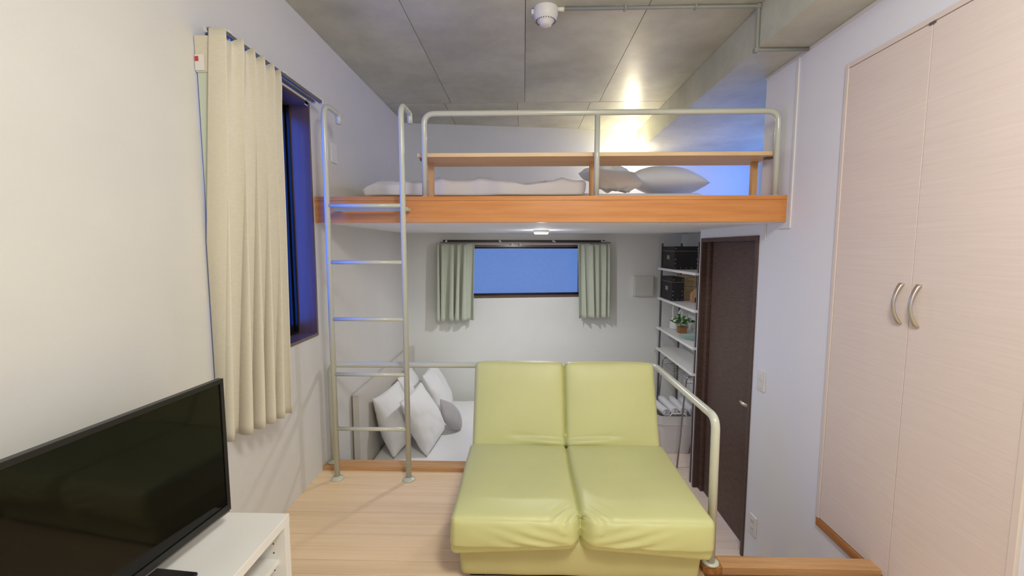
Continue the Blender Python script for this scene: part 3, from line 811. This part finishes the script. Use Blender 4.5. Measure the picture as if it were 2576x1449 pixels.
# ------------------------------------------------------------------ smoke detector and conduit
sd = thing('smoke_detector', 'round white smoke detector on the concrete ceiling', 'smoke detector', (0.108, 2.360, ZC))
o = link('body', lathe_mesh('body', [(0.062, 0), (0.062, -0.030), (0.056, -0.048), (0.036, -0.066), (0.034, -0.069), (0.030, -0.078), (0.020, -0.084), (0.002, -0.086)], 36), 'white_plastic', sd); autosmooth(o, 50)
for i in range(24):
    a = 2 * math.pi * i / 24
    box('vent_slot', (-0.0016, 0.0016, -0.0012, 0.0012, -0.007, 0.007), 'plate_slot', sd, loc=(0.0465 * math.cos(a), 0.0465 * math.sin(a), -0.0585), rot=(R(-48), 0, a + math.pi / 2))
box('junction', (-0.074, -0.060, -0.010, 0.010, -0.026, -0.004), 'white_plastic', sd, bevel=0.003)
cd = thing('conduit', 'thin grey cable conduit running from the smoke detector to the beam', 'conduit', (0, 0, 0))
tube('pipe', [(0.172, 2.342, ZC - 0.010), (1.170, 2.342, ZC - 0.010), (1.170, 2.342, 2.292), (XR - 0.007, 2.342, 2.292)], 0.0085, 'conduit', cd, rad=0.018, seg=4)
tube('sleeve', [(0.165, 2.342, ZC - 0.011), (0.200, 2.342, ZC - 0.011)], 0.0105, 'white_plastic', cd)
for x, z in ((1.172, ZC - 0.012), (1.168, 2.290)):
    box('elbow_cover', (x - 0.014, x + 0.006, 2.328, 2.356, z - 0.012, z + 0.010), 'conduit', cd, bevel=0.004)
for x in (0.50, 0.85): box('clip', (x, x + 0.012, 2.327, 2.357, ZC - 0.021, ZC - 0.0002), 'conduit', cd, bevel=0.002)

# ------------------------------------------------------------------ sunken bed with pillows
MZ = -0.250
bd = thing('bed', 'white double bed with a panel headboard in the sunken area', 'bed', (0, 0, ZLOW))
def bx2(*a): return a
hbm = link('headboard', prism_mesh('headboard', [(-1.164, 2.872), (-1.122, 2.872), (-1.122, bwy(-1.122) - 0.006), (-1.164, bwy(-1.164) - 0.006)], 0.0, 0.300 - ZLOW), 'bed', bd)
link('side_rail', prism_mesh('side_rail', [(-1.120, 2.93), (0.88, 2.93), (0.88, 2.955), (-1.120, 2.955)], 0.08, 0.30), 'bed', bd)
link('side_rail', prism_mesh('side_rail', [(-1.120, 4.345), (0.88, 4.345), (0.88, 4.370), (-1.120, 4.370)], 0.08, 0.30), 'bed', bd)
link('foot_board', prism_mesh('foot_board', [(0.855, 2.956), (0.88, 2.956), (0.88, 4.344), (0.855, 4.344)], 0.0, 0.34), 'bed', bd)
link('slat_base', prism_mesh('slat_base', [(-1.120, 2.956), (0.854, 2.956), (0.854, 4.344), (-1.120, 4.344)], 0.18, 0.21), 'bed', bd)
def mdisp(p, u, v, w):
    k = max(0, w)
    return (p.x, p.y, p.z + k * (0.006 * noise.noise(Vector((p.x * 5, p.y * 5, 0))) + 0.004 * noise.noise(Vector((p.x * 14, p.y * 9, 2)))))
tag(link('mattress', rbox_mesh('mattress', 1.97, 1.385, 0.25, 0.04, (60, 46, 8), mdisp), 'linen', bd, smooth=True, loc=(-0.132, 3.65, MZ - ZLOW - 0.125)), 'thick mattress under a white sheet')

def bed_pillow(xb, yc, tilt, yaw, w, h, t, seed, label, m='linen', roll=0):
    # the pillow stands on the mattress, thickness towards +X, leaning back towards the headboard
    me = pillow_mesh('pillow', w, h, t, seed, wr=0.011, pinch=0.06, sag=0.30)
    o = link('pillow', me, m, smooth=True)
    # local X (width) -> world Y, local Y (thickness) -> world X, then lean
    o.matrix_world = Matrix.Translation((xb, yc, MZ + 0.012)) @ Matrix.Rotation(yaw, 4, 'Z') @ Matrix.Rotation(-tilt, 4, 'Y') @ Matrix.Rotation(roll, 4, 'X') @ Matrix.Rotation(R(-90), 4, 'Z')
    tag(o, label, 'pillow', 'white pillows on the sunken bed')
    return o
bed_pillow(-0.918, 3.280, R(19), R(-7), 0.47, 0.47, 0.17, 1, 'white pillow leaning on the headboard nearest the ladder')
bed_pillow(-0.690, 3.330, R(25), R(-8), 0.46, 0.46, 0.17, 4, 'white pillow in front of the nearest headboard pillow, behind the ladder rail', roll=R(3))
bed_pillow(-0.935, 3.860, R(19), R(3), 0.50, 0.46, 0.17, 9, 'white pillow leaning on the headboard by the back wall')
bed_pillow(-0.715, 3.985, R(23), R(2), 0.52, 0.46, 0.17, 13, 'white pillow at the far side of the bed behind the grey cushion')

# grey leaf shaped cushion
bm = bmesh.new(); n1, n2 = 28, 20; rings = []
for i in range(n1 + 1):
    t = i / n1
    wv = (math.sin(math.pi * t ** 0.80) ** 0.75) * (1 - 0.42 * t ** 3) if 0 < t < 1 else 0.01
    rings.append([bm.verts.new((0.105 * wv * math.cos(a) * (1 + 0.04 * noise.noise(Vector((t * 5, math.cos(a), 1)))), 0.058 * wv * math.sin(a), 0.315 * t + 0.02 * math.sin(t * 3.1)))
                  for a in [2 * math.pi * k / n2 for k in range(n2)]])
for A, B in zip(rings, rings[1:]):
    for k in range(n2): bm.faces.new((A[k], A[(k + 1) % n2], B[(k + 1) % n2], B[k]))
bm.faces.new(rings[0]); bm.faces.new(rings[-1])
gc = link('cushion', bm_mesh(bm, 'cushion'), 'grey_fabric', smooth=True)
gc.matrix_world = Matrix.Translation((-0.535, 3.60, MZ + 0.006)) @ Matrix.Rotation(R(-33), 4, 'Y') @ Matrix.Rotation(R(74), 4, 'Z')
tag(gc, 'small grey leaf shaped cushion leaning on a white pillow', 'cushion')

# ------------------------------------------------------------------ shelving rack in the alcove
rk = thing('shelving_rack', 'white shelving rack with grey metal posts in the alcove beside the door', 'shelf', (0, 0, 0))
for x in (1.438, 1.636):
    for y in (4.615, 3.648):
        box('post', (x - 0.009, x + 0.009, y - 0.009, y + 0.009, ZLOW, 1.345), 'metal_dark', rk, bevel=0.002)
for y in (4.615, 3.648):
    for z in (1.285, -0.45):
        tube('cross_bar', [(1.441, y, z), (1.621, y, z)], 0.004, 'metal_dark', rk, n=8)
for z in (1.093, 0.784, 0.470, 0.247):
    bm = bmesh.new()
    add_box(bm, 1.408, 1.690, 3.636, 4.642, z - 0.022, z)
    bmesh.ops.bevel(bm, geom=bm.edges[:], offset=0.002, segments=2, affect='EDGES')
    link('shelf', bm_mesh(bm, 'shelf'), 'whitewood', rk)

def storage_box(label, x0, x1, y0, y1, z0, z1):
    t = thing('storage_box', label, 'box', ((x0 + x1) / 2, (y0 + y1) / 2, z0), group='black storage boxes')
    hx, hy, h = (x1 - x0) / 2, (y1 - y0) / 2, z1 - z0
    box('body', (-hx + 0.003, hx - 0.003, -hy + 0.003, hy - 0.003, 0.0005, h - 0.045), 'black_box', t, bevel=0.002)
    ldd = box('lid', (-hx, hx, -hy, hy, h - 0.045, h), 'black_box', t, bevel=0.003)
    box('lid_edge', [(-hx - 0.0006, hx + 0.0006, -hy - 0.0006, hy + 0.0006, h - 0.046, h - 0.0425)], 'trimline', ldd)
    sm = lathe_mesh('stud', [(0.0042, 0), (0.0034, 0.002), (0.001, 0.003)], 10); sm.materials.append(M['stud'])
    spots = []
    for z in (0.014, 0.055, 0.095, h - 0.022):
        for x in (-hx + 0.014, hx - 0.014): spots.append((x, z))
    nx = max(1, int((2 * hx) / 0.055))
    for i in range(1, nx): spots.append((-hx + 0.014 + (2 * hx - 0.028) * i / nx, 0.014))
    for x, z in spots:
        o = bpy.data.objects.new('stud', sm); COL.objects.link(o); o.parent = t
        o.location = (x, -hy + (0.003 if z < h - 0.045 else 0), z); o.rotation_euler = (R(90), 0, 0)
    bm = bmesh.new()
    add_box(bm, -hx - 0.001, -hx + 0.003, -0.035, 0.035, h * 0.42, h * 0.60)
    bmesh.ops.bevel(bm, geom=bm.edges[:], offset=0.001, segments=1, affect='EDGES')
    link('label_holder', bm_mesh(bm, 'label_holder'), 'trimline', t)
    return t
storage_box('wide black storage box on the top shelf of the rack', 1.428, 1.660, 4.215, 4.565, 1.0935, 1.312)
storage_box('narrow black storage box on the second shelf beside the lettered crate', 1.428, 1.545, 4.255, 4.565, 0.7845, 1.012)

cr_ = thing('wooden_crate', 'small pale wooden crate with brown script lettering on the second shelf', 'crate', (1.622, 4.42, 0.7845))
for z in (0.006, 0.070, 0.134, 0.198):
    box('side_slat', (-0.058, -0.050, -0.090, 0.100, z, z + 0.050), 'crate', cr_, bevel=0.001)
for y in (-0.098, 0.092):
    box('corner_post', (-0.050, -0.036, y, y + 0.014, 0.0, 0.250), 'crate', cr_, bevel=0.001)
fp = box('front_panel', (-0.056, 0.058, -0.106, -0.0985, 0.0, 0.252), 'crate', cr_, bevel=0.001)
box('bottom_board', (-0.050, 0.056, -0.098, 0.100, 0.0, 0.006), 'crate', cr_)
rnd = random.Random(4)
for z, hgt, big in ((0.222, 0.010, 1), (0.200, 0.004, 0), (0.186, 0.004, 0), (0.172, 0.004, 0), (0.138, 0.014, 1), (0.112, 0.004, 0), (0.098, 0.004, 0), (0.078, 0.008, 1), (0.055, 0.004, 0), (0.040, 0.004, 0)):
    bm = bmesh.new(); pts = []; x = -0.042
    while x < 0.046:
        pts.append((x, -0.1066, z + (rnd.random() - 0.5) * hgt)); x += 0.004 if not big else 0.005
    add_tube(bm, pts, 0.0012 if big else 0.0007, 5)
    link('lettering', bm_mesh(bm, 'lettering'), 'ink', fp)
hs = thing('house_ornament', 'small house shaped wooden ornament in front of the lettered crate', 'ornament', (1.625, 4.17, 0.7845))
bm = bmesh.new(); pf = [(-0.045, 0), (0.045, 0), (0.045, 0.085), (0, 0.130), (-0.045, 0.085)]
a = [bm.verts.new((x, -0.014, z)) for x, z in pf]; b = [bm.verts.new((x, 0.014, z)) for x, z in pf]
bm.faces.new(a); bm.faces.new(b)
for i in range(5): bm.faces.new((a[i], a[(i + 1) % 5], b[(i + 1) % 5], b[i]))
link('body', bm_mesh(bm, 'body'), 'house', hs)
box('doorway', (-0.012, 0.012, -0.0150, -0.0139, 0.0, 0.045), 'ink', hs)

# white eared vase, plant, glass dish
vs = thing('vase', 'white ceramic vase with two tall upright ears on the third shelf', 'vase', (1.560, 4.500, 0.4705))
o = link('body', lathe_mesh('body', [(0.002, 0), (0.058, 0.001), (0.062, 0.010), (0.060, 0.045), (0.050, 0.085), (0.034, 0.118), (0.026, 0.126), (0.020, 0.120), (0.002, 0.10)], 28), 'ceramic', vs, smooth=True)
for s_, hh in ((-1, 0.125), (1, 0.105)):
    bm = bmesh.new()
    add_tube(bm, [(s_ * 0.022, 0, 0.100), (s_ * 0.028, 0, 0.150), (s_ * (0.030 if s_ < 0 else 0.055), 0, 0.150 + hh * 0.55), (s_ * (0.022 if s_ < 0 else 0.085), 0, 0.140 + hh)], lambda t: 0.012 * (1 - 0.6 * t), 10)
    link('ear', bm_mesh(bm, 'ear'), 'ceramic', vs, smooth=True)
pt = thing('potted_plant', 'small leafy green plant with white flowers in a square wooden pot', 'plant', (1.545, 4.275, 0.4705))
box('pot', [(-0.036, 0.036, -0.036, 0.036, 0.0, 0.062)], 'pot', pt, bevel=0.003)
rnd = random.Random(11)
def leaf_mesh(w, l):
    bm = bmesh.new()
    pts = [(0, 0, 0), (-w * 0.7, l * 0.35, 0.004), (-w * 0.8, l * 0.65, 0.003), (0, l, -0.006), (w * 0.8, l * 0.65, 0.003), (w * 0.7, l * 0.35, 0.004), (0, l * 0.5, -0.002)]
    v = [bm.verts.new(p) for p in pts]
    for a, b in ((0, 1), (1, 2), (2, 3), (3, 4), (4, 5), (5, 0)): bm.faces.new((v[a], v[b], v[6]))
    return bm_mesh(bm, 'leaf')
lm1, lm2 = leaf_mesh(0.020, 0.046), leaf_mesh(0.016, 0.040)
lm1.materials.append(M['leaf']); lm2.materials.append(M['leaf_pale'])
for i in range(46):
    a = rnd.uniform(0, 6.28); e = rnd.uniform(0.1, 1.35); r = rnd.uniform(0.030, 0.075)
    o = bpy.data.objects.new('leaf', lm1 if i % 3 else lm2); COL.objects.link(o); o.parent = pt
    cx = -0.018 if i % 2 else 0.012
    o.location = (cx + r * math.cos(a) * math.cos(e), r * math.sin(a) * math.cos(e), 0.082 + r * math.sin(e) * 0.95)
    o.rotation_euler = (rnd.uniform(-0.3, 0.9), rnd.uniform(-0.5, 0.5), a - 1.57); o.scale = (1.15, 1.15, 1.15)
for i in range(9):
    a = rnd.uniform(0, 6.28); r = rnd.uniform(0.0, 0.05)
    link('flower', lathe_mesh('flower', [(0.002, -0.012), (0.014, -0.007), (0.019, 0.002), (0.012, 0.011), (0.002, 0.013)], 10), 'petal', pt, smooth=True,
         loc=(0.052 + r * math.cos(a) * 0.8, r * math.sin(a), 0.105 + rnd.uniform(0, 0.045)), rot=(rnd.uniform(-.5, .5), rnd.uniform(-.5, .5), 0))
for i in range(5):
    a = rnd.uniform(0, 6.28)
    bm = bmesh.new(); add_tube(bm, [(0, 0, 0.055), (0.02 * math.cos(a), 0.02 * math.sin(a), 0.09), (0.035 * math.cos(a), 0.035 * math.sin(a), 0.12)], 0.002, 6)
    link('stem', bm_mesh(bm, 'stem'), 'leaf', pt)
gp = link('glass_dish', lathe_mesh('glass_dish', [(0.05, 0), (0.052, 0.003), (0.085, 0.008), (0.122, 0.022), (0.124, 0.025), (0.120, 0.024), (0.084, 0.012), (0.05, 0.007), (0.002, 0.006)], 36), 'glass_plate', loc=(1.545, 3.985, 0.4708), smooth=True)
tag(gp, 'shallow green glass dish on the third shelf', 'dish')

# drying rack, laundry basket, rolled towels
dr = thing('drying_rack', 'slim chrome drying rack with arched ends standing over the basket', 'drying rack', (0, 0, 0))
for y in (3.885, 4.560):
    tube('end_frame', [(1.405, y, ZLOW + 0.006), (1.455, y, 0.06), (1.462, y, 0.150), (1.578, y, 0.150), (1.585, y, 0.06), (1.640, y, ZLOW + 0.006)], 0.0075, 'chrome', dr, rad=0.055, n=10)
for x, z in ((1.470, 0.085), (1.500, 0.088), (1.530, 0.088), (1.570, 0.085)):
    tube('wire', [(x, 3.885, z), (x, 4.560, z)], 0.0022, 'chrome', dr, n=6)
for y in (3.885, 4.560): tube('wire', [(1.457, y, 0.086), (1.583, y, 0.086)], 0.0022, 'chrome', dr, n=6)
for y in (4.05, 4.2, 4.35): tube('wire', [(1.470, y, 0.087), (1.570, y, 0.087)], 0.0016, 'chrome', dr, n=6)

bk = thing('laundry_basket', 'white plastic laundry basket filled with rolled towels under the rack', 'basket', (1.492, 4.300, ZLOW))
def ring(hx, hy, z, r, n=6):
    pts = []
    for cx, cy, a0 in ((hx - r, hy - r, 0), (-hx + r, hy - r, 90), (-hx + r, -hy + r, 180), (hx - r, -hy + r, 270)):
        for k in range(n + 1):
            a = R(a0 + 90 * k / n); pts.append((cx + r * math.cos(a), cy + r * math.sin(a), z))
    return pts
bm = bmesh.new(); prof = [(0.130, 0.125, 0.001, 0.03), (0.136, 0.131, 0.010, 0.035), (0.178, 0.165, 0.300, 0.045), (0.190, 0.178, 0.306, 0.05), (0.196, 0.182, 0.385, 0.05), (0.200, 0.186, 0.396, 0.05), (0.192, 0.178, 0.396, 0.05), (0.186, 0.172, 0.300, 0.05), (0.172, 0.160, 0.295, 0.045), (0.130, 0.125, 0.014, 0.03)]
rr = [[bm.verts.new(p) for p in ring(*q)] for q in prof]
for A, B in zip(rr, rr[1:]):
    for k in range(len(A)): bm.faces.new((A[k], A[(k + 1) % len(A)], B[(k + 1) % len(A)], B[k]))
bm.faces.new(rr[0]); bm.faces.new(rr[-1])
o = link('tub', bm_mesh(bm, 'tub'), 'basket', bk); autosmooth(o, 45)
bm = bmesh.new(); add_tube(bm, fillet([(-0.09, -0.186, 0.398), (-0.075, -0.190, 0.428), (0.055, -0.190, 0.428), (0.07, -0.186, 0.398)], 0.02, 4), 0.007, 8)
link('handle', bm_mesh(bm, 'handle'), 'basket', bk, smooth=True)
bm = bmesh.new(); add_box(bm, -0.203, -0.190, -0.05, 0.05, 0.29, 0.36)
bmesh.ops.bevel(bm, geom=bm.edges[:], offset=0.004, segments=2, affect='EDGES')
link('side_grip', bm_mesh(bm, 'side_grip'), 'basket', bk)

def towel_mesh(r, length):
    bm = bmesh.new(); turns = 3.0; n = 66; prev = None
    for i in range(n + 1):
        t = i / n; a = t * turns * 2 * math.pi; rad = r * (0.15 + 0.85 * t) + 0.0015 * math.sin(a * 5)
        x, z = rad * math.cos(a), rad * math.sin(a) * 0.94
        cur = [bm.verts.new((x, -length / 2 + length * k / 5 + (0.006 * math.sin(a * 1.7) if k in (0, 5) else 0), z)) for k in range(6)]
        if prev:
            for k in range(5): bm.faces.new((prev[k], prev[k + 1], cur[k + 1], cur[k]))
        prev = cur
    return bm_mesh(bm, 'towel')
tm = towel_mesh(0.0435, 0.30); tm.materials.append(M['towel'])
for p in tm.polygons: p.use_smooth = True
lab = ['rolled white towel in the basket, leftmost by the sofa', 'rolled white towel in the basket, second from the sofa', 'rolled white towel in the basket, third from the sofa', 'rolled white towel in the basket, nearest the white wall edge']
for i, (x, z, t) in enumerate(((1.352, -0.272, 12), (1.445, -0.262, 10), (1.538, -0.262, 8), (1.630, -0.272, 6))):
    o = bpy.data.objects.new('towel', tm); COL.objects.link(o)
    o.location = (x, 4.300, z); o.rotation_euler = (R(5), R(20 * i), R(t))
    md = o.modifiers.new('thickness', 'SOLIDIFY'); md.thickness = 0.009; md.offset = -1
    tag(o, lab[i], 'towel', 'rolled towels in the basket')
sk = struct(tag(box('baseboard_alcove', (1.688, 1.70, 3.63, 4.80, ZLOW, ZLOW + 0.06), 'skirt'), 'brown skirting board in the alcove'))
